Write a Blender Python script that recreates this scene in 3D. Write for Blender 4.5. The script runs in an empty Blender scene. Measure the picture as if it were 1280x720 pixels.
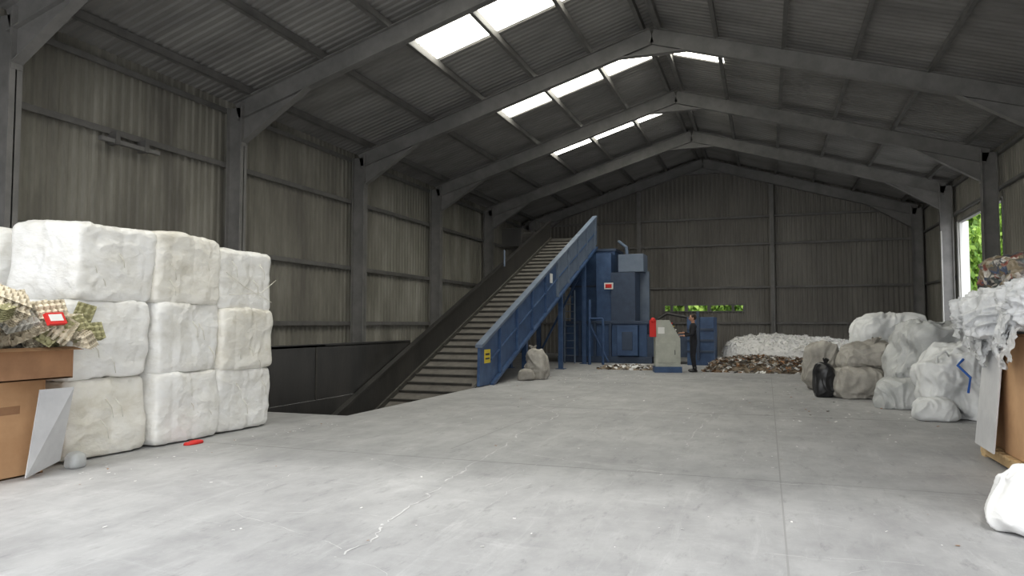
import bpy, math, random
from mathutils import Vector, Matrix, noise, Euler
R = random.Random(7)
sc = bpy.context.scene
sc.view_settings.view_transform = 'Standard'
sc.view_settings.look = 'None'

# ------------------------------------------------------------ materials
def lin(c):
    return tuple(((v/255)/12.92 if v/255 <= .04045 else ((v/255+.055)/1.055)**2.4) for v in c)+(1,)
def mat(name, c1, c2=None, scale=3, rough=.7, metal=0, bump=0, bscale=20, stretch=(1,1,1), detail=6, spec=.5, c3=None, trans=0, crease=0, cscale=3):
    m = bpy.data.materials.new(name); m.use_nodes = True
    nt = m.node_tree; N = nt.nodes; L = nt.links
    b = N['Principled BSDF']
    b.inputs['Roughness'].default_value = rough
    b.inputs['Metallic'].default_value = metal
    b.inputs['Specular IOR Level'].default_value = spec
    tc = N.new('ShaderNodeTexCoord'); mp = N.new('ShaderNodeMapping')
    mp.inputs['Scale'].default_value = stretch
    L.new(tc.outputs['Object'], mp.inputs['Vector'])
    if c2:
        n = N.new('ShaderNodeTexNoise'); n.inputs['Scale'].default_value = scale; n.inputs['Detail'].default_value = detail
        n.inputs['Roughness'].default_value = .65
        L.new(mp.outputs[0], n.inputs['Vector'])
        r = N.new('ShaderNodeValToRGB')
        r.color_ramp.elements[0].position = .33; r.color_ramp.elements[0].color = lin(c1)
        r.color_ramp.elements[1].position = .67; r.color_ramp.elements[1].color = lin(c2)
        if c3:
            e = r.color_ramp.elements.new(.5); e.color = lin(c3)
        L.new(n.outputs['Fac'], r.inputs[0]); L.new(r.outputs[0], b.inputs['Base Color'])
    else:
        b.inputs['Base Color'].default_value = lin(c1)
    last = None
    if bump:
        n2 = N.new('ShaderNodeTexNoise'); n2.inputs['Scale'].default_value = bscale; n2.inputs['Detail'].default_value = 5
        L.new(mp.outputs[0], n2.inputs['Vector'])
        bp = N.new('ShaderNodeBump'); bp.inputs['Strength'].default_value = bump; bp.inputs['Distance'].default_value = .03
        L.new(n2.outputs['Fac'], bp.inputs['Height']); L.new(bp.outputs[0], b.inputs['Normal']); last = bp
    if crease:
        n3 = N.new('ShaderNodeTexNoise'); n3.inputs['Scale'].default_value = cscale; n3.inputs['Detail'].default_value = 3
        n3.inputs['Distortion'].default_value = .8
        L.new(mp.outputs[0], n3.inputs['Vector'])
        a = N.new('ShaderNodeMath'); a.operation = 'SUBTRACT'; a.inputs[1].default_value = .5; L.new(n3.outputs['Fac'], a.inputs[0])
        c = N.new('ShaderNodeMath'); c.operation = 'ABSOLUTE'; L.new(a.outputs[0], c.inputs[0])
        p = N.new('ShaderNodeMath'); p.operation = 'POWER'; p.inputs[1].default_value = .6; L.new(c.outputs[0], p.inputs[0])
        bp2 = N.new('ShaderNodeBump'); bp2.inputs['Strength'].default_value = crease; bp2.inputs['Distance'].default_value = .06; bp2.invert = True
        L.new(p.outputs[0], bp2.inputs['Height'])
        if last: L.new(last.outputs[0], bp2.inputs['Normal'])
        L.new(bp2.outputs[0], b.inputs['Normal'])
    if trans:
        t = N.new('ShaderNodeBsdfTranslucent'); mx = N.new('ShaderNodeMixShader'); mx.inputs[0].default_value = trans
        t.inputs['Color'].default_value = lin(c1)
        L.new(b.outputs[0], mx.inputs[1]); L.new(t.outputs[0], mx.inputs[2])
        L.new(mx.outputs[0], N['Material Output'].inputs['Surface'])
    return m

def concrete():
    m = bpy.data.materials.new('concrete_floor'); m.use_nodes = True
    nt = m.node_tree; N = nt.nodes; L = nt.links; b = N['Principled BSDF']
    b.inputs['Roughness'].default_value = .58; b.inputs['Specular IOR Level'].default_value = .38
    tc = N.new('ShaderNodeTexCoord')
    def nz(scale, det, st=(1,1,1), rough=.6, rot=0, dist=0):
        mp = N.new('ShaderNodeMapping'); mp.inputs['Scale'].default_value = st; mp.inputs['Rotation'].default_value = (0,0,rot)
        L.new(tc.outputs['Object'], mp.inputs['Vector'])
        n = N.new('ShaderNodeTexNoise'); n.inputs['Scale'].default_value = scale; n.inputs['Detail'].default_value = det
        n.inputs['Roughness'].default_value = rough; n.inputs['Distortion'].default_value = dist
        L.new(mp.outputs[0], n.inputs['Vector']); return n.outputs['Fac']
    def ramp(f, p0, c0, p1, c1):
        r = N.new('ShaderNodeValToRGB'); r.color_ramp.elements[0].position = p0; r.color_ramp.elements[1].position = p1
        r.color_ramp.elements[0].color = lin(c0); r.color_ramp.elements[1].color = lin(c1)
        L.new(f, r.inputs[0]); return r.outputs[0]
    def mix(a, bb, mode, f=1.0):
        x = N.new('ShaderNodeMix'); x.data_type = 'RGBA'; x.blend_type = mode
        x.inputs[0].default_value = f
        L.new(a, x.inputs[6]); L.new(bb, x.inputs[7]); return x.outputs[2]
    base = ramp(nz(.4, 9), .3, (152,152,153), .7, (177,177,177))
    c = mix(base, ramp(nz(2.0, 10, (1,.6,1), .7), .32, (224,224,225), .6, (255,255,255)), 'MULTIPLY')
    c = mix(c, ramp(nz(5, 8, (1,.14,1), .8, .35, .6), .54, (0,0,0), .72, (112,112,112)), 'SCREEN', .75)
    c = mix(c, ramp(nz(4, 8, (.2,1,1), .8, .3, .6), .56, (0,0,0), .74, (112,112,112)), 'SCREEN', .75)
    c = mix(c, ramp(nz(1.3, 10, (1,1,1), .85), .54, (0,0,0), .70, (92,92,92)), 'SCREEN', .75)
    c = mix(c, ramp(nz(7, 8, (1,.3,1), .75, -.5), .25, (200,200,200), .44, (255,255,255)), 'MULTIPLY')
    c = mix(c, ramp(nz(60, 3), .66, (0,0,0), .74, (140,140,138)), 'SCREEN', .5)
    L.new(c, b.inputs['Base Color'])
    bp = N.new('ShaderNodeBump'); bp.inputs['Strength'].default_value = .15; bp.inputs['Distance'].default_value = .01
    L.new(nz(25, 6), bp.inputs['Height']); L.new(bp.outputs[0], b.inputs['Normal'])
    return m

def emis(name, col, s):
    m = bpy.data.materials.new(name); m.use_nodes = True
    nt = m.node_tree; N = nt.nodes; L = nt.links; b = N['Principled BSDF']
    n = N.new('ShaderNodeTexNoise'); n.inputs['Scale'].default_value = 3
    r = N.new('ShaderNodeValToRGB'); r.color_ramp.elements[0].color = (col[0]*.8, col[1]*.8, col[2]*.75, 1); r.color_ramp.elements[1].color = col+(1,)
    L.new(n.outputs['Fac'], r.inputs[0]); L.new(r.outputs[0], b.inputs['Emission Color'])
    b.inputs['Base Color'].default_value = (.7,.7,.65,1)
    b.inputs['Emission Strength'].default_value = s
    return m

M = {}
M['floor'] = concrete()
M['yard'] = mat('yard_concrete', (160,160,159), (180,180,178), 1.2, .9)
M['wall'] = mat('corrugated_wall', (106,103,96), (150,147,138), 1.1, .8, stretch=(1,1,.25), c3=(128,125,116), bump=.2)
M['wallb'] = mat('gable_wall', (104,101,96), (128,125,119), .8, .8, stretch=(1,1,.3), bump=.2)
M['roof'] = mat('roof_sheet', (116,114,112), (144,142,139), 1.0, .75, stretch=(.3,1,1), bump=.2)
M['steel'] = mat('grey_steel', (110,109,107), (132,130,128), 2, .6, bump=.1)
M['purlin'] = mat('purlin_steel', (90,89,87), (114,112,110), 2, .6)
M['sky'] = emis('skylight_grp', (1,.98,.9), 10)
M['blue'] = mat('blue_paint', (42,66,102), (64,90,126), 2.5, .5, bump=.1, c3=(50,77,115))
M['blue2'] = mat('blue_grey_paint', (86,100,120), (108,120,136), 2.5, .55)
M['dblue'] = mat('dark_blue_paint', (40,54,76), (56,72,96), 3, .5)
M['black'] = mat('black_steel', (32,32,32), (54,52,50), 1.5, .38, stretch=(1,1,.3), bump=.1)
M['belt'] = mat('belt_rubber', (84,81,76), (112,108,102), 4, .6)
M['slat'] = mat('belt_slat', (50,49,46), (70,67,62), 5, .6)
M['yellow'] = mat('yellow_label', (212,190,50)); M['red'] = mat('red_paint', (205,40,36)); M['white'] = mat('white_paint', (225,225,222))
M['bale'] = mat('white_film_bale', (230,228,221), (250,250,248), 2.2, .36, bump=.45, bscale=9, stretch=(1,1,1.8), c3=(244,243,239), trans=.06, crease=.18, cscale=2.8)
M['balestain'] = mat('film_bale_cream', (222,217,203), (246,244,237), 1.8, .38, bump=.45, bscale=9, stretch=(1,1,1.8), c3=(240,237,228), trans=.06, crease=.18, cscale=3)
M['strap'] = mat('bale_strap', (205,200,185), (230,228,220), 8, .5)
M['card'] = mat('cardboard', (176,136,98), (198,158,118), 1.6, .85, bump=.05)
M['card2'] = mat('cardboard_dark', (136,100,72), (164,124,90), 2, .85)
M['cardg'] = mat('grey_board', (184,184,186), (206,206,206), 2, .8)
M['egg'] = mat('egg_tray_pulp', (194,182,158), (220,210,188), 6, .9, bump=.3, bscale=60)
M['egg2'] = mat('egg_tray_olive', (146,142,104), (172,168,130), 6, .9, bump=.3, bscale=60)
M['egg3'] = mat('egg_tray_grey', (176,172,162), (206,202,192), 6, .9, bump=.3, bscale=60)
M['sack'] = mat('woven_sack', (164,166,165), (196,197,196), 2.0, .55, bump=.3, bscale=6, crease=.25, cscale=2.2)
M['sackw'] = mat('white_sack', (196,198,198), (226,227,227), 2.0, .5, bump=.3, bscale=6, crease=.25, cscale=2.0)
M['sackww'] = mat('bright_sack', (218,218,216), (238,238,238), 2.5, .5, bump=.3, bscale=8, crease=.25, cscale=3)
M['sackd'] = mat('dirty_sack', (134,130,123), (172,168,160), 2.5, .65, bump=.3, bscale=7, crease=.3, cscale=2.6)
M['blackbag'] = mat('black_bag', (22,22,24), (36,36,38), 3, .35)
M['film'] = mat('clear_film', (214,216,218), (246,247,248), 6, .25, bump=.8, bscale=12, trans=.25, crease=.3, cscale=5)
M['pallet'] = mat('pallet_wood', (176,146,104), (204,176,132), 5, .85, stretch=(6,.6,1))
M['paper'] = mat('waste_paper', (222,221,219), (244,243,241), 7, .85, bump=.6, bscale=18)
M['debris'] = mat('debris_base', (104,92,78), (148,134,116), 6, .9, bump=.8, bscale=20)
M['dbrown'] = mat('soiled_card', (120,98,76), (150,126,100), 6, .9)
M['leaf'] = mat('leaf_green', (116,154,56), (170,198,92), 1.5, .6, trans=.3)
M['leaf2'] = mat('leaf_dark', (78,112,42), (120,158,68), 1.5, .6, trans=.3)
M['bark'] = mat('bark', (70,58,46), (96,82,66), 6, .9)
M['cab'] = mat('cabinet_paint', (158,160,150), (176,178,168), 4, .5)
M['cloth'] = mat('dark_clothes', (22,23,28), (36,37,44), 8, .9)
M['skin'] = mat('skin', (190,142,118)); M['hair'] = mat('hair', (44,32,24))
M['joint'] = mat('floor_joint', (146,146,145)); M['crack'] = mat('floor_crack', (186,186,186), (208,208,207), 9, .9)
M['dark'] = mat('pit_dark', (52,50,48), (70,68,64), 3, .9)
M['ribbon'] = mat('blue_ribbon', (40,90,170))
def multi():
    m = bpy.data.materials.new('mixed_plastics'); m.use_nodes = True
    nt = m.node_tree; N = nt.nodes; L = nt.links; b = N['Principled BSDF']; b.inputs['Roughness'].default_value = .4
    tc = N.new('ShaderNodeTexCoord'); v = N.new('ShaderNodeTexVoronoi'); v.inputs['Scale'].default_value = 16
    ns = N.new('ShaderNodeTexNoise'); ns.inputs['Scale'].default_value = 5
    ad = N.new('ShaderNodeMixRGB'); ad.inputs[0].default_value = .3
    L.new(tc.outputs['Object'], ns.inputs['Vector']); L.new(tc.outputs['Object'], ad.inputs[1]); L.new(ns.outputs['Color'], ad.inputs[2])
    L.new(ad.outputs[0], v.inputs['Vector'])
    sp = N.new('ShaderNodeSeparateColor'); L.new(v.outputs['Color'], sp.inputs[0])
    r = N.new('ShaderNodeValToRGB'); r.color_ramp.interpolation = 'CONSTANT'
    cols = [(60,58,60),(156,152,146),(100,92,86),(122,72,62),(190,186,180),(70,80,100),(120,108,88),(80,84,82),(170,162,152),(44,42,44)]
    r.color_ramp.elements[0].color = lin(cols[0]); r.color_ramp.elements[1].position = .95; r.color_ramp.elements[1].color = lin(cols[-1])
    for i in range(1, 9):
        e = r.color_ramp.elements.new(i/10); e.color = lin(cols[i])
    L.new(sp.outputs[0], r.inputs[0]); L.new(r.outputs[0], b.inputs['Base Color'])
    bp = N.new('ShaderNodeBump'); bp.inputs['Strength'].default_value = .8; bp.inputs['Distance'].default_value = .03
    L.new(v.outputs['Distance'], bp.inputs['Height']); L.new(bp.outputs[0], b.inputs['Normal'])
    return m
M['multi'] = multi()

# ------------------------------------------------------------ mesh builder
class MB:
    def __init__(s): s.v = []; s.f = []; s.mi = []; s.mats = []
    def m(s, k):
        if k not in s.mats: s.mats.append(k)
        return s.mats.index(k)
    def add(s, vs, fs, k, T=None):
        o = len(s.v); i = s.m(k)
        s.v += [tuple(T @ Vector(p)) if T else tuple(p) for p in vs]
        s.f += [tuple(a+o for a in f) for f in fs]; s.mi += [i]*len(fs)
    def box(s, x0, x1, y0, y1, z0, z1, k, T=None):
        vs = [(x0,y0,z0),(x1,y0,z0),(x1,y1,z0),(x0,y1,z0),(x0,y0,z1),(x1,y0,z1),(x1,y1,z1),(x0,y1,z1)]
        s.add(vs, [(3,2,1,0),(4,5,6,7),(0,1,5,4),(1,2,6,5),(2,3,7,6),(3,0,4,7)], k, T)
    def frame(s, p0, p1, up):
        p0 = Vector(p0); p1 = Vector(p1); d = (p1-p0); L = d.length; d.normalize()
        x = d.cross(Vector(up))
        if x.length < 1e-4: x = d.cross(Vector((1,0,0)))
        x.normalize(); z = x.cross(d)
        T = Matrix((x, d, z)).transposed().to_4x4(); T.translation = p0
        return T, L
    def beam(s, p0, p1, w, h, k, up=(0,0,1)):
        T, L = s.frame(p0, p1, up); s.box(-w/2, w/2, 0, L, -h/2, h/2, k, T)
    def ibeam(s, p0, p1, depth, w, k, up=(0,0,1), t=.025):
        T, L = s.frame(p0, p1, up)
        s.box(-t/2, t/2, 0, L, -depth/2, depth/2, k, T)
        s.box(-w/2, w/2, 0, L, depth/2-t, depth/2, k, T); s.box(-w/2, w/2, 0, L, -depth/2, -depth/2+t, k, T)
    def tube(s, pts, rs, k, n=8):
        pts = [Vector(p) for p in pts]
        if not isinstance(rs, (list, tuple)): rs = [rs]*len(pts)
        vs = []; fs = []
        for i, p in enumerate(pts):
            d = (pts[min(i+1, len(pts)-1)]-pts[max(i-1, 0)]).normalized()
            a = d.cross(Vector((0,0,1)))
            if a.length < .05: a = d.cross(Vector((1,0,0)))
            a.normalize(); b = d.cross(a)
            for j in range(n):
                t = 2*math.pi*j/n; vs.append(p+(a*math.cos(t)+b*math.sin(t))*rs[i])
        for i in range(len(pts)-1):
            for j in range(n):
                fs.append((i*n+j, i*n+(j+1)%n, (i+1)*n+(j+1)%n, (i+1)*n+j))
        fs.append(tuple(range(n))[::-1]); fs.append(tuple((len(pts)-1)*n+j for j in range(n)))
        s.add(vs, fs, k)
    def ell(s, c, r, k, nu=16, nv=10, T=None, fn=None):
        vs = [Vector((0,0,-1))]; fs = []
        for i in range(1, nv):
            ph = -math.pi/2+math.pi*i/nv
            for j in range(nu):
                t = 2*math.pi*j/nu; vs.append(Vector((math.cos(ph)*math.cos(t), math.cos(ph)*math.sin(t), math.sin(ph))))
        vs.append(Vector((0,0,1)))
        for j in range(nu): fs.append((0, 1+(j+1) % nu, 1+j))
        for i in range(nv-2):
            for j in range(nu):
                a = 1+i*nu; fs.append((a+j, a+(j+1) % nu, a+nu+(j+1) % nu, a+nu+j))
        a = 1+(nv-2)*nu
        for j in range(nu): fs.append((a+j, a+(j+1) % nu, len(vs)-1))
        out = []
        for v in vs:
            if fn: v = fn(v)
            out.append((c[0]+v.x*r[0], c[1]+v.y*r[1], c[2]+v.z*r[2]))
        s.add(out, fs, k, T)
    def build(s, name, smooth=False, parent=None, bevel=0):
        me = bpy.data.meshes.new(name); me.from_pydata(s.v, [], s.f)
        for k in s.mats: me.materials.append(M[k])
        me.polygons.foreach_set('material_index', s.mi)
        if smooth: me.polygons.foreach_set('use_smooth', [True]*len(s.f))
        me.update()
        o = bpy.data.objects.new(name, me); sc.collection.objects.link(o)
        if parent: o.parent = parent
        if bevel:
            b = o.modifiers.new('Bevel', 'BEVEL'); b.width = bevel; b.segments = 2; b.limit_method = 'ANGLE'
        return o

# ------------------------------------------------------------ shell
XL, XR, XC = -12.2, 6.7, -2.8
Y0, Y1 = 1.6, 36.0
EZ, RZ = 6.85, 9.7
SL = (RZ-EZ)/(XC-XL)
def rz(x): return RZ-SL*abs(x-XC)
PIT = (-8.4, -6.5, 10.3, 16.0)

f = MB()
xs = [XL-.1, PIT[0], PIT[1], XR+.1]; ys = [1.2, PIT[2], PIT[3], Y1+.1]
for i in range(3):
    for j in range(3):
        if i == 1 and j == 1: continue
        f.add([(xs[i],ys[j],0),(xs[i+1],ys[j],0),(xs[i+1],ys[j+1],0),(xs[i],ys[j+1],0)], [(0,1,2,3)], 'floor')
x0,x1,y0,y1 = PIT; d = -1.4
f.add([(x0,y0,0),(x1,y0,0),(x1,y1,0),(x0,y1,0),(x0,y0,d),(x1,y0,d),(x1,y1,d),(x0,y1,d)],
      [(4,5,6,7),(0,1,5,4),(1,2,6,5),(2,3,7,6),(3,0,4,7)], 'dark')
f.build('floor')
g = MB(); g.box(-60, 60, -40, 1.2, -.3, -.005, 'yard'); g.box(XR+.15, 60, 1.2, 70, -.3, -.02, 'yard'); g.box(-60, XL-.15, 1.2, 70, -.3, -.02, 'yard'); g.box(XL-.15, XR+.15, Y1+.15, 70, -.3, -.02, 'yard')
g.build('yard_ground')

def wave(a, b, pitch=.21, amp=.035):
    out = []; n = int((b-a)/pitch)+1
    for i in range(n):
        for t, h in ((0,0),(.2,0),(.35,1),(.65,1),(.8,0)):
            yy = a+(i+t)*pitch
            if yy <= b: out.append((yy, h*amp))
    out.append((b, 0)); return out
def side_wall(name, X, sgn, spans, k):
    w = MB()
    for (a, b, zr) in spans:
        for (z0, z1) in zr:
            ws = wave(a, b); n = len(ws)
            vs = [(X+sgn*h, y, z0) for y, h in ws]+[(X+sgn*h, y, z1) for y, h in ws]
            w.add(vs, [(i, i+1, n+i+1, n+i) for i in range(n-1)], k)
    return w.build(name)
side_wall('wall_left', XL, 1, [(Y0, Y1, [(0, 3.2), (3.2, EZ+.1)])], 'wall')
side_wall('wall_right', XR, -1, [(Y0, 24.9, [(0, EZ+.1)]), (24.9, 30.1, [(5.3, EZ+.1)]), (30.1, Y1, [(0, EZ+.1)])], 'wall')
w = MB(); ws = wave(XL, XR)
wx0, wx1, wz0, wz1 = -4.76, -1.0, 2.1, 2.42
n = len(ws)
for i in range(n-1):
    (xa, ha), (xb, hb) = ws[i], ws[i+1]
    segs = [(0,0,wz0,wz0),(wz0,wz0,wz1,wz1),(wz1,wz1,rz(xa),rz(xb))]
    for j, (a0,b0,a1,b1) in enumerate(segs):
        if j == 1 and xa > wx0 and xb < wx1: continue
        w.add([(xa,Y1-ha,a0),(xb,Y1-hb,b0),(xb,Y1-hb,b1),(xa,Y1-ha,a1)], [(0,1,2,3)], 'wallb')
w.build('wall_back')
w = MB()
w.add([(XL,Y0,6.4),(XR,Y0,6.4),(XR,Y0,EZ),(XC,Y0,RZ),(XL,Y0,EZ)], [(0,1,2,3,4)], 'wallb'); w.build('wall_front')
w = MB()
w.beam((wx0-.05,Y1-.06,wz0),(wx1+.05,Y1-.06,wz0),.12,.05,'purlin'); w.beam((wx0-.05,Y1-.06,wz1),(wx1+.05,Y1-.06,wz1),.12,.05,'purlin')
for x, ww in ((-4.76,.1),(-4.38,.13),(-3.68,.16),(-2.6,.16),(-1.5,.12),(-1.0,.1)):
    w.box(x-ww/2, x+ww/2, Y1-.1, Y1-.02, wz0, wz1, 'purlin')
w.build('window_1')

# roof
SK = [-7.75, -6.14, -4.5, -3.0]
P = [2.8, 8.3, 13.8, 19.3, 24.8, 30.3, 35.7]
bands = [(p+1.1, p+2.5) for p in P[:5]]
def inband(a, b):
    m_ = (a+b)/2
    return any(u < m_ < v for u, v in bands)
rf = MB(); ws = wave(Y0-.3, Y1, .21, .035); sk = MB()
for i in range(len(ws)-1):
    (ya, ha), (yb, hb) = ws[i], ws[i+1]
    for (xa, xb, s_) in ((XL-.2, SK[0], 0), (SK[0], SK[3], 1), (SK[3], XC, 0), (XC, -2.5, 0), (-2.5, -1.05, 1), (-1.05, XR+.2, 0)):
        q = [(xa,ya,rz(xa)+ha),(xb,ya,rz(xb)+ha),(xb,yb,rz(xb)+hb),(xa,yb,rz(xa)+hb)]
        if s_ and inband(ya, yb): sk.add(q, [(0,1,2,3)], 'sky')
        else: rf.add(q, [(0,1,2,3)], 'roof')
rf.build('ceiling'); sk.build('skylight')
pr = MB()
left = [-11.4, -9.4, -7.75, -6.14, -4.5, -3.02]
rt = [2*XC-x for x in left]
for x in left+rt:
    z = rz(x)-.1
    pr.box(x-.03, x+.03, Y0, Y1, z-.09, z+.08, 'purlin')
    pr.box(x-.07, x+.03, Y0, Y1, z-.1, z-.08, 'purlin')
pr.build('roof_purlins')
gr = MB()
for z in (1.55, 3.25, 5.3, 6.6):
    gr.box(XL+.04, XL+.15, Y0, Y1, z-.03, z+.03, 'purlin')
    gr.box(XL+.13, XL+.16, Y0, Y1, z-.09, z+.03, 'purlin')
    if z < 5.3:
        gr.box(XR-.15, XR-.04, Y0, 24.8, z-.05, z+.03, 'purlin'); gr.box(XR-.15, XR-.04, 30.5, Y1, z-.05, z+.03, 'purlin')
    else: gr.box(XR-.15, XR-.04, Y0, Y1, z-.05+.25*(z < 6), z+.03+.25*(z < 6), 'purlin')
    gr.box(XL+.2, XR-.2, Y1-.15, Y1-.05, z-.05, z+.04, 'purlin')
gr.build('wall_rails')
b = MB()
for x in (XC-3.1, XC+3.1):
    b.ibeam((x, Y1-.3, 0), (x, Y1-.3, rz(x)-.7), .28, .16, 'steel', up=(0,1,0))
b.build('gable_post')
for y in P:
    b = MB(); dp = .46
    for s_ in (-1, 1):
        xe = XL+.38 if s_ < 0 else XR-.38
        ze = rz(xe)-.42
        b.ibeam((xe, y, 0), (xe, y, ze+.1), .42, .22, 'steel', up=(1,0,0))
        b.ibeam((xe, y, ze), (XC, y, RZ-.42), dp, .2, 'steel')
        inn = 1 if s_ < 0 else -1
        xh = xe+inn*2.0; zh = rz(xh)-.42-dp/2
        za = ze-.75
        xi = xe+inn*.2
        for t in (-.012, .012):
            b.add([(xi,y+t,za),(xh,y+t,zh),(xi,y+t,rz(xi)-.6)], [(0,1,2)], 'steel')
        b.beam((xi,y,za),(xh,y,zh),.2,.025,'steel')
        xa = XC-inn*.9
        b.add([(XC,y,RZ-.95),(xa,y,rz(xa)-.62),(XC,y,RZ-.5)], [(0,1,2)], 'steel')
        b.beam((XC,y,RZ-.93),(xa,y,rz(xa)-.65),.2,.025,'steel')
        b.box(xe-.25, xe+.25, y-.17, y+.17, 0, .025, 'steel')
        xx = xe+inn*.21
        b.box(xx-.012, xx+.012, y-.1, y+.1, za-.1, ze+.2, 'steel')
    b.build('portal_frame')
b = MB()
b.box(XR-.05, XR+.3, 30.15, 30.4, 0, 5.25, 'white'); b.box(XR-.62, XR-.6, 29.95, 30.12, 0, 4.9, 'white'); b.box(XR-.03, XR+.12, 24.95, 30.15, 5.2, 5.3, 'steel'); b.box(XR-.03, XR+.1, 24.92, 25.02, 0, 5.25, 'steel')  # white far jamb and thin sheet paint in the column's lit face
b.build('door_1')
b = MB(); b.box(XL+.2, XL+.3, 10.2, 11.6, 5.02, 5.1, 'steel'); b.box(XL+.1, XL+.32, 10.5, 10.6, 5.0, 5.25, 'purlin'); b.box(XL+.1, XL+.32, 11.2, 11.3, 5.0, 5.25, 'purlin'); b.build('wall_bracket')

b = MB()
for (p, q, wd) in (((.1,1.3),(.1,24),.014), ((XL,12.6),(XR,12.6),.012), ((XL,7.4),(XR,7.4),.010), ((-3.6,8),(-3.6,22),.010), ((XL,20),(XR,20),.012)):
    if p[0] == XL and 10.3 < p[1] < 16: p = (-6.5, p[1])
    b.beam((p[0],p[1],.0015), (q[0],q[1],.0015), wd, .001, 'joint')
b.build('floor_joints')
def crack(b, pts, w0, cut=.22):
    pp = []
    for (a, c) in zip(pts[:-1], pts[1:]):
        for i in range(26):
            t = i/26; x = a[0]+(c[0]-a[0])*t; y = a[1]+(c[1]-a[1])*t
            pp.append((x+noise.noise((x*3,y*3,1))*.08+noise.noise((x*14,y*14,1))*.04, y+noise.noise((x*3,y*3,7))*.08))
    for i in range(len(pp)-1):
        (x, y), (u, v) = pp[i], pp[i+1]
        if noise.noise((x*2.5,y*2.5,9)) > cut: continue
        ww = w0*(.15+abs(noise.noise((x*5,y*5,3)))*2.4); ww2 = w0*(.15+abs(noise.noise((u*5,v*5,3)))*2.4)
        dx, dy = u-x, v-y; l = math.hypot(dx, dy)+1e-6; nx, ny = -dy/l, dx/l
        b.add([(x-nx*ww,y-ny*ww,.003),(x+nx*ww,y+ny*ww,.003),(u+nx*ww2,v+ny*ww2,.003),(u-nx*ww2,v-ny*ww2,.003)], [(3,2,1,0)], 'crack')
b = MB()
crack(b, [(-3.2,11.5),(-3.25,9.8),(-3.1,8.8),(-2.96,6.8),(-2.75,5.0),(-2.57,4.1)], .009, .3)
crack(b, [(-3.1,8.2),(-1.5,7.5),(1.5,7.2),(3.0,6.9)], .004)
crack(b, [(-.9,12.8),(-.95,10.2),(-1.0,8.6)], .005)
crack(b, [(-4.6,13.5),(-3.2,11.5),(-1.8,11.2)], .007)
for i in range(60):
    x = R.uniform(-5.5,3.5); y = R.uniform(3.5,14); a = R.uniform(-.5,1.9); l = R.uniform(.4,1.8)
    crack(b, [(x,y),(x+math.cos(a)*l,y+math.sin(a)*l)], .0025)
b.build('floor_crack')

# ------------------------------------------------------------ conveyor
def zb(y): return .39*(y-16.0)+.15
CX0, CX1 = -8.3, -6.5
b = MB()
YE = 28.3
def side(b, x, t, ya, yb, lo, hi, k):
    vs = []
    for xx in (x, x+t):
        vs += [(xx,ya,zb(ya)+lo),(xx,yb,zb(yb)+lo),(xx,yb,zb(yb)+hi),(xx,ya,zb(ya)+hi)]
    b.add(vs, [(0,1,2,3),(7,6,5,4),(0,4,5,1),(1,5,6,2),(2,6,7,3),(3,7,4,0)], k)
side(b, CX0, CX1-CX0, 12.6, YE, -.06, 0, 'belt')
b.box(CX0, CX1, 10.4, 12.6, zb(12.6)-.06, zb(12.6), 'belt')
y = 12.8
while y < YE:
    T = Matrix.Translation((0, y, zb(y))) @ Matrix.Rotation(math.atan(.39), 4, 'X')
    b.box(CX0+.06, CX1-.06, -.02, .02, 0, .06, 'slat', T); y += .42
side(b, CX0-.06, .06, 12.6, YE, -.35, .78, 'black')
side(b, CX0-.1, .14, 12.6, YE, .74, .80, 'black')
side(b, CX0+.0, .05, 12.6, YE, .0, .12, 'slat')
vs = []
for xx in (CX1, CX1+.07):
    vs += [(xx,15.9,.02),(xx,16.5,.02),(xx,YE,zb(YE)-.4),(xx,YE,zb(YE)+.85),(xx,15.95,1.0)]
b.add(vs, [(0,1,2,3,4),(9,8,7,6,5),(0,5,6,1),(1,6,7,2),(2,7,8,3),(3,8,9,4),(4,9,5,0)], 'blue')
side(b, CX1-.04, .18, 15.9, YE, .82, .9, 'blue2')
side(b, CX1+.06, .1, 16.6, YE, -.42, -.34, 'blue')
side(b, CX1-.01, .09, 22.5, YE+.2, -.3, .86, 'blue2')
y = 17.2
while y < YE:
    b.box(CX1+.06, CX1+.14, y-.03, y+.03, zb(y)-.35, zb(y)+.84, 'blue' if y < 22.5 else 'blue2'); y += 1.35
side(b, CX1+.065, .05, 16.6, YE, .22, .27, 'blue')
b.box(CX1-.01, CX1+.075, 16.2, 16.6, .55, .88, 'yellow'); b.box(CX1-.012, CX1+.08, 16.27, 16.53, .64, .68, 'black'); b.box(CX1-.012, CX1+.08, 16.27, 16.53, .74, .79, 'black')
b.box(CX1+.071, CX1+.076, 21.8, 22.1, 2.8, 3.1, 'white')
side(b, CX0, CX1-CX0, 16.6, YE, -.4, -.35, 'dblue')
for yy in (19.5, 23.3, 26.6):
    for xx in (CX0, CX1):
        b.box(xx-.07, xx+.07, yy-.07, yy+.07, 0, zb(yy)-.35, 'blue'); b.box(xx-.15, xx+.15, yy-.15, yy+.15, 0, .02, 'blue')
    b.beam((CX0,yy,.3),(CX1,yy,zb(yy)-.6),.07,.07,'blue')
b.tube([(CX0,YE,zb(YE)-.15),(CX1,YE,zb(YE)-.15)], .2, 'slat', 16)
b.box(CX0-.3, CX0-.07, YE-1.2, YE+.1, zb(YE)-.9, zb(YE)+.6, 'black')
b.tube([(CX0-.6,26.4,zb(26.4)+.5),(CX0-.1,26.4,zb(26.4)+.5)], .36, 'black', 16)
b.box(CX0-1.3, CX0-.5, 26.0, 27.2, zb(26.6)+.2, zb(26.6)+.9, 'black')
b.tube([(CX0+.05,22.6,zb(22.6)+.7),(CX0+.05,22.6,zb(22.6)+1.25)], .03, 'blue2')
b.build('incline_conveyor', bevel=.008)
b = MB()
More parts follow.
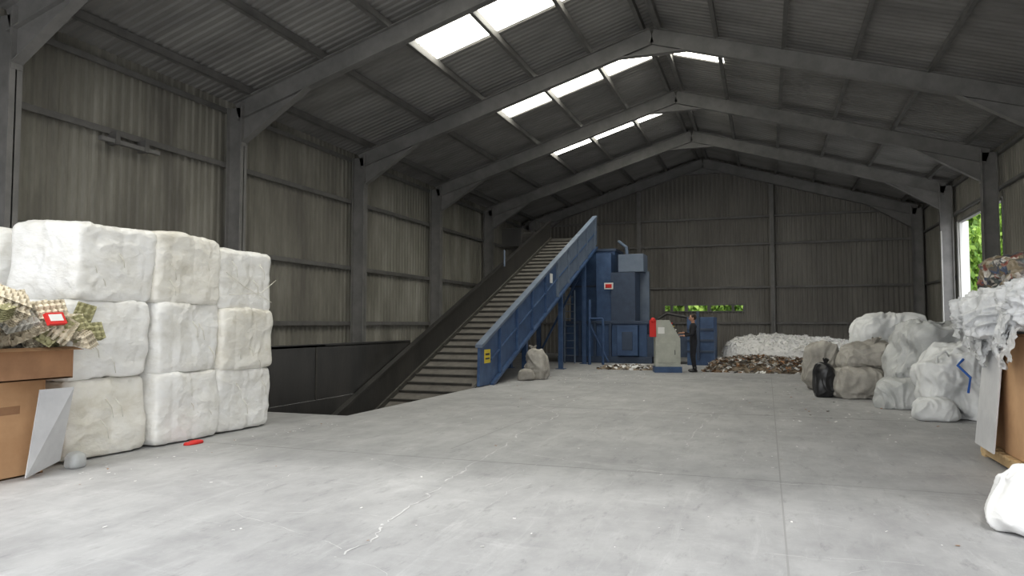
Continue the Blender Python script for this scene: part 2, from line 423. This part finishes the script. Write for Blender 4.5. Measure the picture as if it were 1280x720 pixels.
b.box(-8.46, -8.42, 9.3, 12.5, 0, 1.08, 'black'); b.box(-8.52, -8.42, 9.3, 16.2, 1.04, 1.1, 'black'); b.box(-8.46,-8.42,12.5,16.2,.0,1.06,'black')
b.add([(-8.395,10.3,0),(-8.395,15.4,0),(-8.38,15.4,-1.2),(-8.38,10.3,-1.2)], [(0,1,2,3)], 'black')
for yy in (9.4, 11, 12.6, 14.2, 16.1): b.box(-8.56, -8.46, yy-.04, yy+.04, 0, 1.05, 'black')
for yy in (10.6, 12.2): b.box(-8.42, -8.405, yy-.02, yy+.02, 0, 1.04, 'slat')
b.build('pit_hopper_wall')

# ------------------------------------------------------------ baler
b = MB()
b.box(-7.6, -4.3, 27.6, 29.3, .25, 1.55, 'blue')
b.box(-7.8, -4.1, 27.5, 29.4, .0, .25, 'dblue')
b.box(-7.6, -5.75, 28.8, 30.4, 1.5, 4.5, 'blue')
b.box(-6.35, -5.75, 28.0, 28.8, 1.55, 4.3, 'blue')
b.box(-7.65, -5.7, 28.75, 30.45, 4.45, 4.55, 'dblue'); b.box(-7.65, -5.7, 28.75, 30.45, 3.0, 3.08, 'dblue')
b.box(-5.7, -4.75, 27.7, 28.8, 1.55, 3.5, 'dblue')
b.box(-5.5, -4.5, 28.2, 29.2, 3.55, 4.25, 'blue2'); b.box(-4.85,-4.4,28.9,29.1,1.55,3.6,'blue2')
b.box(-5.95, -5.6, 27.64, 27.69, 2.85, 3.1, 'white'); b.box(-5.9, -5.65, 27.62, 27.66, 2.9, 3.05, 'red')
b.box(-5.4, -4.6, 27.3, 27.62, .3, 1.45, 'blue'); b.box(-5.2, -4.8, 27.27, 27.3, .5, 1.2, 'dblue')
for x in (-7.5, -6.9, -6.3, -5.7): b.box(x-.05, x+.05, 27.48, 27.6, .2, 1.6, 'dblue')
b.box(-7.7, -4.2, 27.5, 27.62, 1.5, 1.62, 'dblue')
b.box(-2.75, -1.8, 27.0, 28.8, .0, 1.75, 'blue'); b.box(-4.3, -2.7, 27.6, 29.0, .25, 1.1, 'dblue')
for z in (.5, .9, 1.3): b.box(-2.75, -1.8, 26.94, 27.0, z-.04, z+.04, 'dblue')
b.box(-2.4, -2.3, 26.9, 27.0, .2, 1.95, 'dblue')
for x in (-7.35, -6.95): b.tube([(x,26.9,0),(x,26.9,2.8)], .035, 'blue2')
for i in range(9): b.tube([(-7.35,26.9,.3+i*.28),(-6.95,26.9,.3+i*.28)], .02, 'blue2', 6)
b.tube([(-6.2,26.2,0),(-6.2,26.2,2.4)], .06, 'blue'); b.tube([(-5.7,26.2,0),(-5.7,26.2,1.7)], .05, 'blue')
b.tube([(-6.2,26.2,1.5),(-5.5,26.2,.1)], .04, 'blue'); b.tube([(-6.2,26.2,1.7),(-5.7,26.2,1.7)], .04, 'blue')
b.tube([(-4.2,28.1,1.55),(-3.6,28.1,1.9),(-2.8,28.1,1.75)], .06, 'black')
b.tube([(-5.2,28.9,3.6),(-5.3,28.9,4.6),(-5.7,29.4,4.9)], .07, 'blue2')
b.build('waste_baler', bevel=.015)

b = MB(); T = Matrix.Translation((-2.95, 22.9, 0)) @ Matrix.Rotation(.25, 4, 'Z')
b.box(-.42,.42,-.3,.3,0,.18,'blue',T)
vs = [(-.38,-.26,.18),(.38,-.26,.18),(.38,.26,.18),(-.38,.26,.18),(-.38,-.26,1.62),(.05,-.26,1.62),(.05,.26,1.62),(-.38,.26,1.62),(.38,-.26,1.05),(.38,.26,1.05)]
b.add(vs, [(3,2,1,0),(4,5,6,7),(0,1,8,5,4),(2,3,7,6,9),(3,0,4,7),(1,2,9,8),(5,8,9,6)], 'cab', T)
b.box(-.3,.25,-.275,-.26,.3,.95,'cab',T); b.box(.2,.22,-.29,-.27,.55,.7,'black',T)
b.box(-.55,-.36,-.3,-.1,1.1,1.62,'red',T); b.ell((-.45,-.25,1.6),(.08,.08,.1),'red',T=T)
for i in range(4): b.ell((.14+i*.06,-.15+.08*(i % 2),1.52-i*.1),(.025,.025,.025),('red','yellow','white','black')[i],8,6,T=T)
b.box(-.3,-.1,-.272,-.26,1.2,1.4,'white',T)
b.build('control_cabinet', bevel=.01)

# ------------------------------------------------------------ worker
wk = bpy.data.objects.new('worker', None); sc.collection.objects.link(wk)
def skinobj(name, vs, es, rs, k, root=0, lvl=2):
    me = bpy.data.meshes.new(name); me.from_pydata(vs, es, []); me.materials.append(M[k])
    o = bpy.data.objects.new(name, me); sc.collection.objects.link(o); o.parent = wk
    md = o.modifiers.new('Skin', 'SKIN'); md.use_smooth_shade = True
    if not me.skin_vertices: return o
    for i, r in enumerate(rs):
        sv = me.skin_vertices[0].data[i]; sv.radius = r if isinstance(r, tuple) else (r, r); sv.use_root = (i == root)
    ss = o.modifiers.new('Sub', 'SUBSURF'); ss.levels = lvl; ss.render_levels = lvl
    return o
vs = [(0,0,.96),(0,.0,1.12),(0,.01,1.32),(0,0,1.46),(0,.005,1.53),
      (-.17,0,1.43),(-.23,.08,1.17),(-.17,.30,1.13),
      (.17,0,1.43),(.24,.05,1.16),(.18,.27,1.22),
      (-.09,0,.88),(-.11,.03,.5),(-.12,-.02,.12),
      (.09,0,.88),(.12,.02,.5),(.14,-.04,.12)]
es = [(0,1),(1,2),(2,3),(3,4),(3,5),(5,6),(6,7),(3,8),(8,9),(9,10),(0,11),(11,12),(12,13),(0,14),(14,15),(15,16)]
rs = [(.16,.12),(.15,.11),(.18,.12),(.11,.09),.06,.08,.058,.04,.08,.058,.04,.10,.075,.055,.10,.075,.055]
skinobj('overalls', vs, es, rs, 'cloth')
b = MB()
b.tube([(0,0,1.5),(0,.01,1.6)], [.055,.052], 'skin', 12)
def hf(v):
    v = v.copy()
    if v.z < 0: v.x *= 1+.25*v.z; v.y *= 1+.12*v.z
    return v
b.ell((0,.02,1.675),(.078,.098,.12),'skin',20,14,fn=hf)
b.ell((0,-.005,1.705),(.086,.102,.105),'hair',20,14)
b.tube([(0,.112,1.69),(0,.137,1.65),(0,.114,1.645)], [.008,.015,.01], 'skin', 8)
for s_ in (-1,1):
    b.ell((s_*.08,.01,1.67),(.012,.022,.032),'skin',8,6); b.ell((s_*.03,.108,1.68),(.012,.008,.008),'white',8,6); b.ell((s_*.03,.115,1.68),(.006,.004,.006),'hair',6,5)
    b.beam((s_*.015,.113,1.70),(s_*.048,.105,1.70),.006,.008,'hair')
b.ell((0,.108,1.615),(.025,.01,.007),'red',10,6)
b.build('head', True, wk)
b = MB()
for (wx, wy, wz, s_) in ((-.17,.30,1.13,-1),(.18,.27,1.22,1)):
    b.tube([(wx,wy-.03,wz),(wx-s_*.01,wy+.04,wz)], [.03,.028], 'skin', 8)
    b.ell((wx-s_*.01,wy+.07,wz),(.042,.05,.016),'skin',12,8)
    for i in range(4):
        fx = wx-s_*.01+(-.03+.02*i); L = (.062,.074,.07,.055)[i]
        b.tube([(fx,wy+.10,wz),(fx,wy+.10+L*.5,wz+.004),(fx,wy+.10+L*.9,wz-.018),(fx,wy+.1+L,wz-.035)], [.0095,.009,.008,.006], 'skin', 6)
    b.tube([(wx-s_*.04,wy+.05,wz),(wx-s_*.07,wy+.085,wz-.01),(wx-s_*.075,wy+.11,wz-.02)], [.012,.01,.008], 'skin', 6)
b.build('hands', True, wk)
b = MB()
for (x, y) in ((-.12,-.02),(.14,-.04)):
    b.ell((x,y+.06,.045),(.05,.14,.055),'blackbag',14,8,fn=lambda v: Vector((v.x, v.y, max(v.z,-.75)))); b.tube([(x,y,.05),(x,y,.18)],[.05,.055],'blackbag',10)
b.build('boots', True, wk)
wk.location = (-2.16, 23.1, .004); wk.rotation_euler = (0,0,math.radians(105))

# ------------------------------------------------------------ soft things
def rcube(b, c, s, k, seed, n=22, e=7, amp=.05, fold=.02, straps=(), rot=0, flat=True, tilt=0, freq=1.6, sag=0, ff=(5,5,9), sdep=.03, sharp=0):
    off = Vector((seed*7.3, seed*3.1, seed*1.7)); idx = {}; vs = []; fs = []
    def vert(p):
        key = (round(p[0],5), round(p[1],5), round(p[2],5))
        if key in idx: return idx[key]
        x, y, z = p
        l = (abs(x)**e+abs(y)**e+abs(z)**e)**(1/e)
        q = Vector((x/l, y/l, z/l)); nn = q.normalized()
        if sag:
            t = (1-q.z)/2; g_ = 1+sag*(t-.6); q.x *= g_; q.y *= g_
        w_ = Vector((q.x*s[0]/2, q.y*s[1]/2, q.z*s[2]/2))
        dsp = noise.noise(w_*freq+off)*amp*2+(noise.noise(w_*freq*3+off*2))*amp*.7
        wp = w_+noise.noise_vector(w_*2.2+off)*.25
        r1 = 1-abs(noise.noise(Vector((wp.x*ff[0],wp.y*ff[1],wp.z*ff[2]))+off))*2
        r2 = 1-abs(noise.noise(Vector((wp.x*ff[0]*2.2,wp.y*ff[1]*2.2,wp.z*ff[2]*1.3))+off*1.3))*2
        if sharp:
            r1 = max(0,r1)**2*1.3; r2 = max(0,r2)**2*1.3
        dsp += r1*fold+r2*fold*.5
        for st in straps:
            dd = abs(q.y*s[1]/2-st); dsp -= sdep*math.exp(-(dd/.03)**2)
        w_ += nn*dsp
        if flat and w_.z < -s[2]/2*.97: w_.z = -s[2]/2*.97+(w_.z+s[2]/2*.97)*.1
        idx[key] = len(vs); vs.append(w_); return idx[key]
    for ax in range(3):
        for sg in (-1, 1):
            for i in range(n):
                for j in range(n):
                    q = []
                    for (u, v) in ((i,j),(i+1,j),(i+1,j+1),(i,j+1)):
                        a = -1+2*u/n; c_ = -1+2*v/n; p = [0,0,0]; p[ax] = sg; p[(ax+1) % 3] = a; p[(ax+2) % 3] = c_
                        q.append(vert(p))
                    fs.append(tuple(q) if sg > 0 else tuple(q[::-1]))
    T = Matrix.Translation(c) @ Matrix.Rotation(rot, 4, 'Z') @ Matrix.Rotation(tilt, 4, 'X')
    b.add(vs, fs, k, T)
def sack(b, c, s, k, seed, rot=0, neck=True, tilt=0, fold=.045, e=3.4, loops=False, sag=.3):
    rcube(b, (c[0],c[1],c[2]+s[2]/2), s, k, seed, n=44, e=e, amp=.085*min(s)/.8, fold=fold*min(s)/.8, rot=rot, tilt=tilt, freq=1.7, sag=sag, ff=(3.6,3.6,1.3), sharp=1)
    rr = random.Random(seed)
    if neck:
        z = c[2]+s[2]*.95; dx = rr.uniform(-.12,.12); dy = rr.uniform(-.1,.1)
        pts = []; n_ = 22
        for (h, r) in ((-.1,.24),(-.02,.12),(.03,.05),(.07,.09),(.14,.16)):
            ring = []
            for j in range(n_):
                a = 2*math.pi*j/n_; q = r*(1+.25*math.sin(a*5+seed)+.12*math.sin(a*9))*min(s)
                ring.append((c[0]+dx*(1+h*4)+q*math.cos(a), c[1]+dy+q*math.sin(a), z+h+.02*math.sin(a*3)*(h > .1)))
            pts.append(ring)
        vs = [p for r_ in pts for p in r_]
        b.add(vs, [(i*n_+j, i*n_+(j+1) % n_, (i+1)*n_+(j+1) % n_, (i+1)*n_+j) for i in range(4) for j in range(n_)], k)
    if loops:
        for (sx, sy) in ((-1,-1),(1,-1),(1,1),(-1,1)):
            px = c[0]+sx*s[0]*.34; py = c[1]+sy*s[1]*.34; pz = c[2]+s[2]*.88
            dr = rr.uniform(-.1,.1)
            b.tube([(px-.09,py,pz-.12),(px-.08+dr*.3,py,pz+.06),(px+dr,py,pz+.14),(px+.08+dr*.6,py,pz+.05),(px+.1,py,pz-.12)], .018, k, 6)
sd = 1
for ci, (yc, xo) in enumerate(((6.24,0),(7.38,.02),(8.46,.05))):
    for r in range(3):
        b = MB(); h = .87 if ci != 2 else .84
        k = 'bale' if (ci+r) % 3 else 'balestain'
        jx = R.uniform(-.04,.04)+xo; jy = R.uniform(-.02,.02)
        if ci == 0 and r == 2: jy = .06
        sz = (1.05+R.uniform(-.03,.05), 1.09, h+.03)
        rcube(b, (-7.56+jx, yc+jy, h*(r+.5)+.02), sz, k, sd, straps=(-.3,.05,.35), amp=.022, fold=.013, rot=R.uniform(-.03,.03), n=44, e=12, sdep=.009, ff=(3,3,2.5), sharp=1); sd += 1
        for q in range(3):
            y_ = yc+R.uniform(-.4,.4); z_ = h*r+R.uniform(.2,.7)
            b.tube([(-7.04+xo,y_,z_),(-7.0+xo,y_+.05,z_-.1),(-7.03+xo,y_+.1,z_-.22)], [.006,.005,.003], 'strap', 5)
        b.build('plastic_film_bale', True)
for r in range(3):
    b = MB(); rcube(b, (-8.85, 6.3, .86*(r+.5)+.02), (1.0,1.0,.88), 'bale', sd, amp=.03, fold=.014, sharp=1, e=10, ff=(3,3,2.5)); sd += 1
    b.build('plastic_film_bale', True)
b = MB(); b.tube([(-6.9,7.9,2.2),(-6.93,8.3,2.02),(-6.94,8.9,1.82)], .006, 'strap', 5)
b.tube([(-6.93,8.0,1.9),(-6.88,8.6,1.95),(-6.9,8.95,2.15)], .005, 'strap', 5); b.build('loose_strap')

def openbox(b, x0,x1,y0,y1,z0,z1,k,t=.02):
    b.box(x0,x1,y0,y0+t,z0,z1,k); b.box(x0,x1,y1-t,y1,z0,z1,k); b.box(x0,x0+t,y0+t,y1-t,z0,z1,k); b.box(x1-t,x1,y0+t,y1-t,z0,z1,k); b.box(x0,x1,y0,y1,z0,z0+t,k)
b = MB()
openbox(b, -7.95,-6.92,4.1,5.36,.0,.97,'card')
openbox(b, -8.02,-6.72,4.05,5.5,.95,1.27,'card2')
b.add([(-6.72,4.05,1.27),(-6.72,5.5,1.27),(-6.62,5.54,1.24),(-6.62,4.0,1.24)], [(0,1,2,3)], 'card')
b.box(-6.925,-6.917,4.9,5.1,.62,.70,'card2')
b.build('cardboard_box', bevel=.004)
b = MB()
A = [(-6.72,5.03,.02),(-6.86,5.5,.10),(-6.66,5.47,.86),(-6.68,5.12,.86)]
b.add(A+[(x-.012,y,z) for x,y,z in A], [(0,1,2,3),(7,6,5,4),(0,4,5,1),(1,5,6,2),(2,6,7,3),(3,7,4,0)], 'cardg')
b.build('grey_board_sheet')
def tray(b, T, k, nx=5, ny=5, cell=.06):
    m_ = 4; w_ = nx*m_; h_ = ny*m_; vs = []; fs = []
    for i in range(w_+1):
        for j in range(h_+1):
            x = i/m_; y = j/m_
            z = .032*(math.cos(2*math.pi*x)*.5+math.cos(2*math.pi*y)*.5)
            if i in (0,w_) or j in (0,h_): z = .0
            vs.append(((x-nx/2)*cell,(y-ny/2)*cell,z))
    for i in range(w_):
        for j in range(h_):
            a = i*(h_+1)+j; fs.append((a,a+h_+1,a+h_+2,a+1))
    b.add(vs, fs, k, T)
b = MB(); rr = random.Random(4)
for i in range(100):
    u = rr.random(); v = rr.random()
    x = -7.9+1.3*u; y = 4.2+1.25*v
    top = 2.02-.38*v-.12*u
    hh = 1.3+(top-1.3)*rr.random()**.6
    T = Matrix.Translation((x,y,hh)) @ Euler((rr.uniform(-.9,.9), rr.uniform(-.1,1.3), rr.uniform(-.8,.8))).to_matrix().to_4x4()
    k = rr.choice(['egg','egg','egg3','egg2','egg','egg'])
    for q in range(rr.choice([2,4,6])):
        tray(b, T @ Matrix.Translation((0,0,q*.02)), k, rr.choice([3,5,5]), 5, .068)
for (x,y,z,k,rx,ry,rz_) in ((-6.72,5.45,1.45,'egg2',.5,.9,.3),(-6.68,5.60,1.40,'egg2',.2,1.2,.1),(-6.65,5.3,1.42,'egg',.8,.6,1.0),(-6.7,5.05,1.5,'egg',.1,1.0,.4),(-6.8,5.65,1.55,'egg2',1.2,.3,.8),(-6.66,4.85,1.5,'egg3',.3,.8,.2),(-6.62,5.48,1.33,'egg',.2,1.0,1.6),(-6.66,5.15,1.62,'egg',.3,1.2,.2)):
    T = Matrix.Translation((x,y,z)) @ Euler((rx,ry,rz_)).to_matrix().to_4x4()
    for q in range(5): tray(b, T @ Matrix.Translation((0,0,q*.02)), k, 3, 5)
T = Matrix.Translation((-6.53,5.12,1.54)) @ Euler((.1,1.1,.2)).to_matrix().to_4x4()
b.box(-.06,.06,-.1,.1,0,.04,'red',T); b.box(-.04,.03,-.08,.07,.04,.042,'white',T)
b.box(-7.9,-6.8,4.2,5.4,1.0,1.26,'debris')
b.build('egg_tray_pile', False)
b = MB(); sack(b, (-6.84,5.66,0),(.15,.15,.14),'sack',55,neck=False); b.build('plastic_bag', True)

def S(name, *a, **k):
    b = MB(); sack(b, *a, **k); return b.build(name, True)
S('woven_sack', (1.75,16.4,0),(1.05,1.0,.62),'sackd',21)
S('woven_sack', (1.95,16.5,.55),(1.0,.95,.56),'sackd',22)
S('woven_sack', (2.75,17.3,0),(1.1,1.0,.98),'sack',23, neck=False)
S('bulk_bag', (2.5,17.2,.95),(1.6,.9,.72),'sackw',24, neck=False, e=3.6)
S('bulk_bag', (2.95,15.2,0),(1.35,1.2,1.45),'sack',25, e=4.5, loops=True, sag=.15)
S('bulk_bag', (3.05,13.55,0),(1.25,1.25,1.05),'sackw',26, neck=False, e=3.8, loops=True, sag=.4)
S('woven_sack', (2.2,14.6,0),(.6,.7,.5),'sack',27)
S('woven_sack', (1.2,17.9,0),(.75,.7,.95),'sackd',28)
S('rubbish_bag', (1.12,16.2,0),(.36,.42,.68),'blackbag',29)
S('bulk_bag', (4.1,16.4,0),(1.2,1.2,1.5),'sackw',30, e=4.5, loops=True, sag=.15)
S('bulk_bag', (2.45,12.9,0),(.65,.5,.33),'sackw',41, neck=False)
S('white_sack', (1.95,6.25,0),(.85,.6,.45),'sackww',31, neck=False, fold=.05)
b = MB(); b.tube([(2.88,12.95,.95),(2.78,12.86,.86),(2.93,12.78,.68),(2.88,12.72,.45)], .02, 'ribbon', 6); b.build('blue_ribbon')
def MBale(c, s, seed, k='multi', name='mixed_plastic_bale', **kw):
    b = MB(); rcube(b, c, s, k, seed, amp=.06, fold=.045, n=26, e=5, **kw); return b.build(name, True)
MBale((4.6,13.5,.55),(1.3,1.2,1.1),61); MBale((4.6,13.5,1.6),(1.2,1.1,1.0),62)
MBale((4.3,11.6,.6),(1.2,1.2,1.2),63); MBale((4.6,11.7,1.65),(1.2,1.2,.9),64)
MBale((5.5,17.9,.6),(1.3,1.3,1.2),65)
b = MB()
for x in (2.35,2.9,3.45): b.box(x-.05,x+.05,7.4,9.7,.03,.12,'pallet')
for i in range(12): yy = 7.45+i*.2; b.box(2.28,3.52,yy-.06,yy+.06,.12,.145,'pallet')
for x in (2.35,2.9,3.45): 
    for yy in (7.5,8.55,9.6): b.box(x-.05,x+.05,yy-.07,yy+.07,0,.03,'pallet')
b.build('wooden_pallet')
b = MB(); b.box(2.34,3.5,7.5,8.93,.15,1.38,'card'); b.box(2.325,2.342,7.9,7.97,.15,1.38,'card2'); b.box(2.33,3.5,7.5,8.93,1.38,1.4,'card2'); b.build('cardboard_carton', bevel=.01)
b = MB(); b.box(2.38,3.4,9.0,9.68,.15,1.3,'card'); b.box(2.37,3.42,8.99,9.69,1.3,1.32,'card2'); b.build('cardboard_carton', bevel=.01)
b = MB(); A = [(2.18,8.72,.16),(2.2,9.5,.16),(2.32,9.5,1.26),(2.3,8.75,1.28)]
b.add(A+[(x+.015,y,z) for x,y,z in A], [(3,2,1,0),(4,5,6,7),(0,1,5,4),(1,2,6,5),(2,3,7,6),(3,0,4,7)], 'cardg'); b.build('grey_board_sheet')
b = MB()
rcube(b, (2.72,9.2,1.57),(1.35,1.2,.46),'film',71,n=44,e=3,amp=.10,fold=.05,sharp=1)
rcube(b, (2.7,8.3,1.65),(.95,.9,.45),'film',72,n=40,e=2.6,amp=.09,fold=.05,sharp=1)
for i in range(22):
    x = 2.26+rr.uniform(-.1,.08); y = rr.uniform(8.0,9.9); z = rr.uniform(1.3,1.75); L = rr.uniform(.15,.4)
    if 8.7 > y: x = 2.24
    vs = []; fs = []; n_ = 12; hw = rr.uniform(.1,.28)
    for u in range(n_+1):
        for v in range(9):
            p = Vector((x-.06*math.sin(u/n_*2)+.05*noise.noise((u*.4+i*3,v*.5,1)), y+hw*(v-4)/4*(1-.5*u/n_)+.04*noise.noise((u*.4,i*5,2)), z-L*u/n_+.04*noise.noise((v*.5,i*2,u*.3)))); vs.append(p)
    for u in range(n_):
        for v in range(8): a = u*9+v; fs.append((a,a+1,a+10,a+9))
    b.add(vs, fs, 'film')
b.build('clear_film_heap', True)
MBale((2.95,9.3,2.0),(1.15,1.1,.42),66)

S('woven_sack', (-5.95,18.9,0),(.6,.6,.8),'sackd',82); S('woven_sack', (-6.05,18.3,0),(.4,.36,.28),'sackd',83)

# ------------------------------------------------------------ waste piles
def pile(name, cx, cy, rx, ry, h, base, mats, nfl, size, seed, slope=0, pw=.55):
    b = MB(); rr = random.Random(seed); n_ = 50; vs = []; fs = []
    def H(x, y):
        u = (x-cx)/rx; v = (y-cy)/ry; d2 = abs(u)**3+abs(v)**3
        e = max(0, 1-d2)
        return h*(1-slope*(u+1)/2)*e**pw*(.92+.16*noise.noise((x*.8+seed,y*.8,0)))+.10*h*noise.noise((x*4,y*4,seed))*min(1,e*3)-.01
    for i in range(n_+1):
        for j in range(n_+1):
            x = cx-rx+2*rx*i/n_; y = cy-ry+2*ry*j/n_; vs.append((x,y,max(-.01,H(x,y))))
    for i in range(n_):
        for j in range(n_): a = i*(n_+1)+j; fs.append((a,a+n_+1,a+n_+2,a+1))
    b.add(vs, fs, base)
    for i in range(nfl):
        x = cx+rx*rr.uniform(-1.03,1.03); y = cy+ry*rr.uniform(-1.05,1.0); z = max(0,H(x,y))+.01
        s1 = size*rr.uniform(.4,1.3); s2 = size*rr.uniform(.3,1)
        T = Matrix.Translation((x,y,z+s2*.15)) @ Euler((rr.uniform(-.7,.7),rr.uniform(-.7,.7),rr.uniform(0,6.3))).to_matrix().to_4x4()
        c_ = size*.15*rr.uniform(-1,1)
        b.add([(-s1,-s2,0),(0,-s2,c_),(0,s2,c_),(-s1,s2,0),(s1,-s2,0),(s1,s2,0)], [(0,1,2,3),(1,4,5,2)], rr.choice(mats), T)
    return b.build(name)
pile('shredded_paper_heap', 1.35, 29.3, 3.0, 1.9, 1.32, 'paper', ['paper','paper','paper','paper','sackww'], 10000, .035, 5, slope=.4, pw=.28)
pile('mixed_waste_heap', .5, 24.8, 2.35, 1.5, .55, 'debris', ['card2','paper','debris','cardg','dbrown','debris','multi','dbrown','sackd','sackd'], 3600, .08, 9, pw=.5, slope=.55)
pile('mixed_waste_scatter', -4.3, 24.2, 1.0, .7, .12, 'debris', ['dbrown','paper','debris','cardg'], 260, .07, 12)
b = MB(); T = Matrix.Translation((1.75,23.2,.0)) @ Matrix.Rotation(-.12,4,'Z')
for i in range(10): b.box(-.8+i*.16,-.64+i*.16,-.03,.03,.3,.42,'yellow' if i % 2 else 'black',T)
b.box(-.75,-.68,-.03,.03,0,.3,'black',T); b.box(.68,.75,-.03,.03,0,.3,'black',T)
b.build('hazard_barrier')

b = MB(); rr = random.Random(3)
for i in range(900):
    t = rr.random()
    if t < .35: x = rr.gauss(-4.5,1.6); y = rr.gauss(21,2.5)
    elif t < .6: x = rr.gauss(1.2,1.0); y = rr.gauss(14,3)
    elif t < .7: x = rr.gauss(-6.3,.25); y = rr.uniform(5,9.5)
    else: x = rr.uniform(-6.2,4); y = rr.uniform(4,22)
    if x < -6.1 and y > 9.8: continue
    s1 = rr.uniform(.004,.018)*(1 if y < 12 else 1.8); T = Matrix.Translation((x,y,.006)) @ Euler((rr.uniform(-.2,.2),rr.uniform(-.2,.2),rr.uniform(0,6))).to_matrix().to_4x4()
    b.add([(-s1,-s1*.6,0),(s1,-s1*.5,0),(s1*.8,s1*.6,0),(-s1*.7,s1*.5,0)], [(0,1,2,3)], rr.choice(['white','white','paper','cardg','card2']), T)
b.build('floor_litter')
b = MB(); rcube(b, (-6.78,7.25,.012),(.08,.2,.02),'red',91,n=8,e=3,amp=.02,fold=.02); b.build('red_scrap', True)

# ------------------------------------------------------------ trees outside
def tree(name, cx, cy, blobs, nl, seed, size=.16, trunk=True):
    b = MB(); rr = random.Random(seed)
    if trunk: b.tube([(cx,cy,-.02),(cx+.1,cy,2),(cx,cy+.1,4)], [.25,.18,.1], 'bark', 8)
    for i in range(nl):
        (bx,by,bz,r) = rr.choice(blobs)
        v = Vector((rr.gauss(0,1),rr.gauss(0,1),rr.gauss(0,1))).normalized()*r*rr.uniform(.5,1.0)
        T = Matrix.Translation((bx+v.x,by+v.y,max(.1,bz+v.z))) @ Euler((rr.uniform(0,6),rr.uniform(0,6),rr.uniform(0,6))).to_matrix().to_4x4()
        s1 = size*rr.uniform(.6,1.3)
        b.add([(-s1,0,0),(0,-s1*.5,0),(s1,0,0),(0,s1*.5,0)], [(0,1,2,3)], rr.choice(['leaf','leaf','leaf2']), T)
    b.build(name)
tree('tree', 11, 44, [(9.8,40,1.0,1.5),(10.5,42,2.6,1.7),(11.5,44,4,2.0),(11,46,1.5,2),(10,43,5,1.6),(12.5,45,6,2),(12.5,42,3,1.8),(13,44,1.5,1.8),(11,45,7,1.7)], 16000, 1, .2)
tree('tree', 15, 50, [(12,50,2,2.5),(13,52,5,2.5),(15,50,3,3),(11,52,7,2.5),(15,52,7,2.5)], 12000, 2, .3)
tree('hedge', -3, 48, [(x,48+(i % 3)*.8,z,1.1) for i, x in enumerate(range(-10,3)) for z in (.8,1.8,2.8,3.8)], 26000, 3, .26, False)

# ------------------------------------------------------------ light
wd = bpy.data.worlds.new('World'); sc.world = wd; wd.use_nodes = True
N = wd.node_tree.nodes; L = wd.node_tree.links; bg = N['Background']
tc = N.new('ShaderNodeTexCoord'); sp = N.new('ShaderNodeSeparateXYZ'); rp = N.new('ShaderNodeValToRGB')
rp.color_ramp.elements[0].position = .0; rp.color_ramp.elements[0].color = (1,1,1,1)
rp.color_ramp.elements[1].position = .7; rp.color_ramp.elements[1].color = (.88,.93,1,1)
L.new(tc.outputs['Generated'], sp.inputs[0]); L.new(sp.outputs['Z'], rp.inputs[0]); L.new(rp.outputs[0], bg.inputs['Color'])
bg.inputs['Strength'].default_value = 2.6
sd_ = bpy.data.lights.new('sun', 'SUN'); sd_.energy = 2.2; sd_.angle = math.radians(8); sd_.color = (1,.98,.95)
so = bpy.data.objects.new('sun', sd_); sc.collection.objects.link(so)
d = Vector((-.08, 1, -1.25)).normalized(); so.rotation_euler = d.to_track_quat('-Z', 'Y').to_euler(); so.location = (0,-10,15)

cam = bpy.data.cameras.new('camera'); co = bpy.data.objects.new('camera', cam); sc.collection.objects.link(co)
cam.lens = 900/1280*36; cam.sensor_width = 36; cam.clip_end = 300
co.location = (0,0,1.5); co.rotation_euler = (math.radians(90+2.86), 0, math.radians(19.45))
sc.camera = co
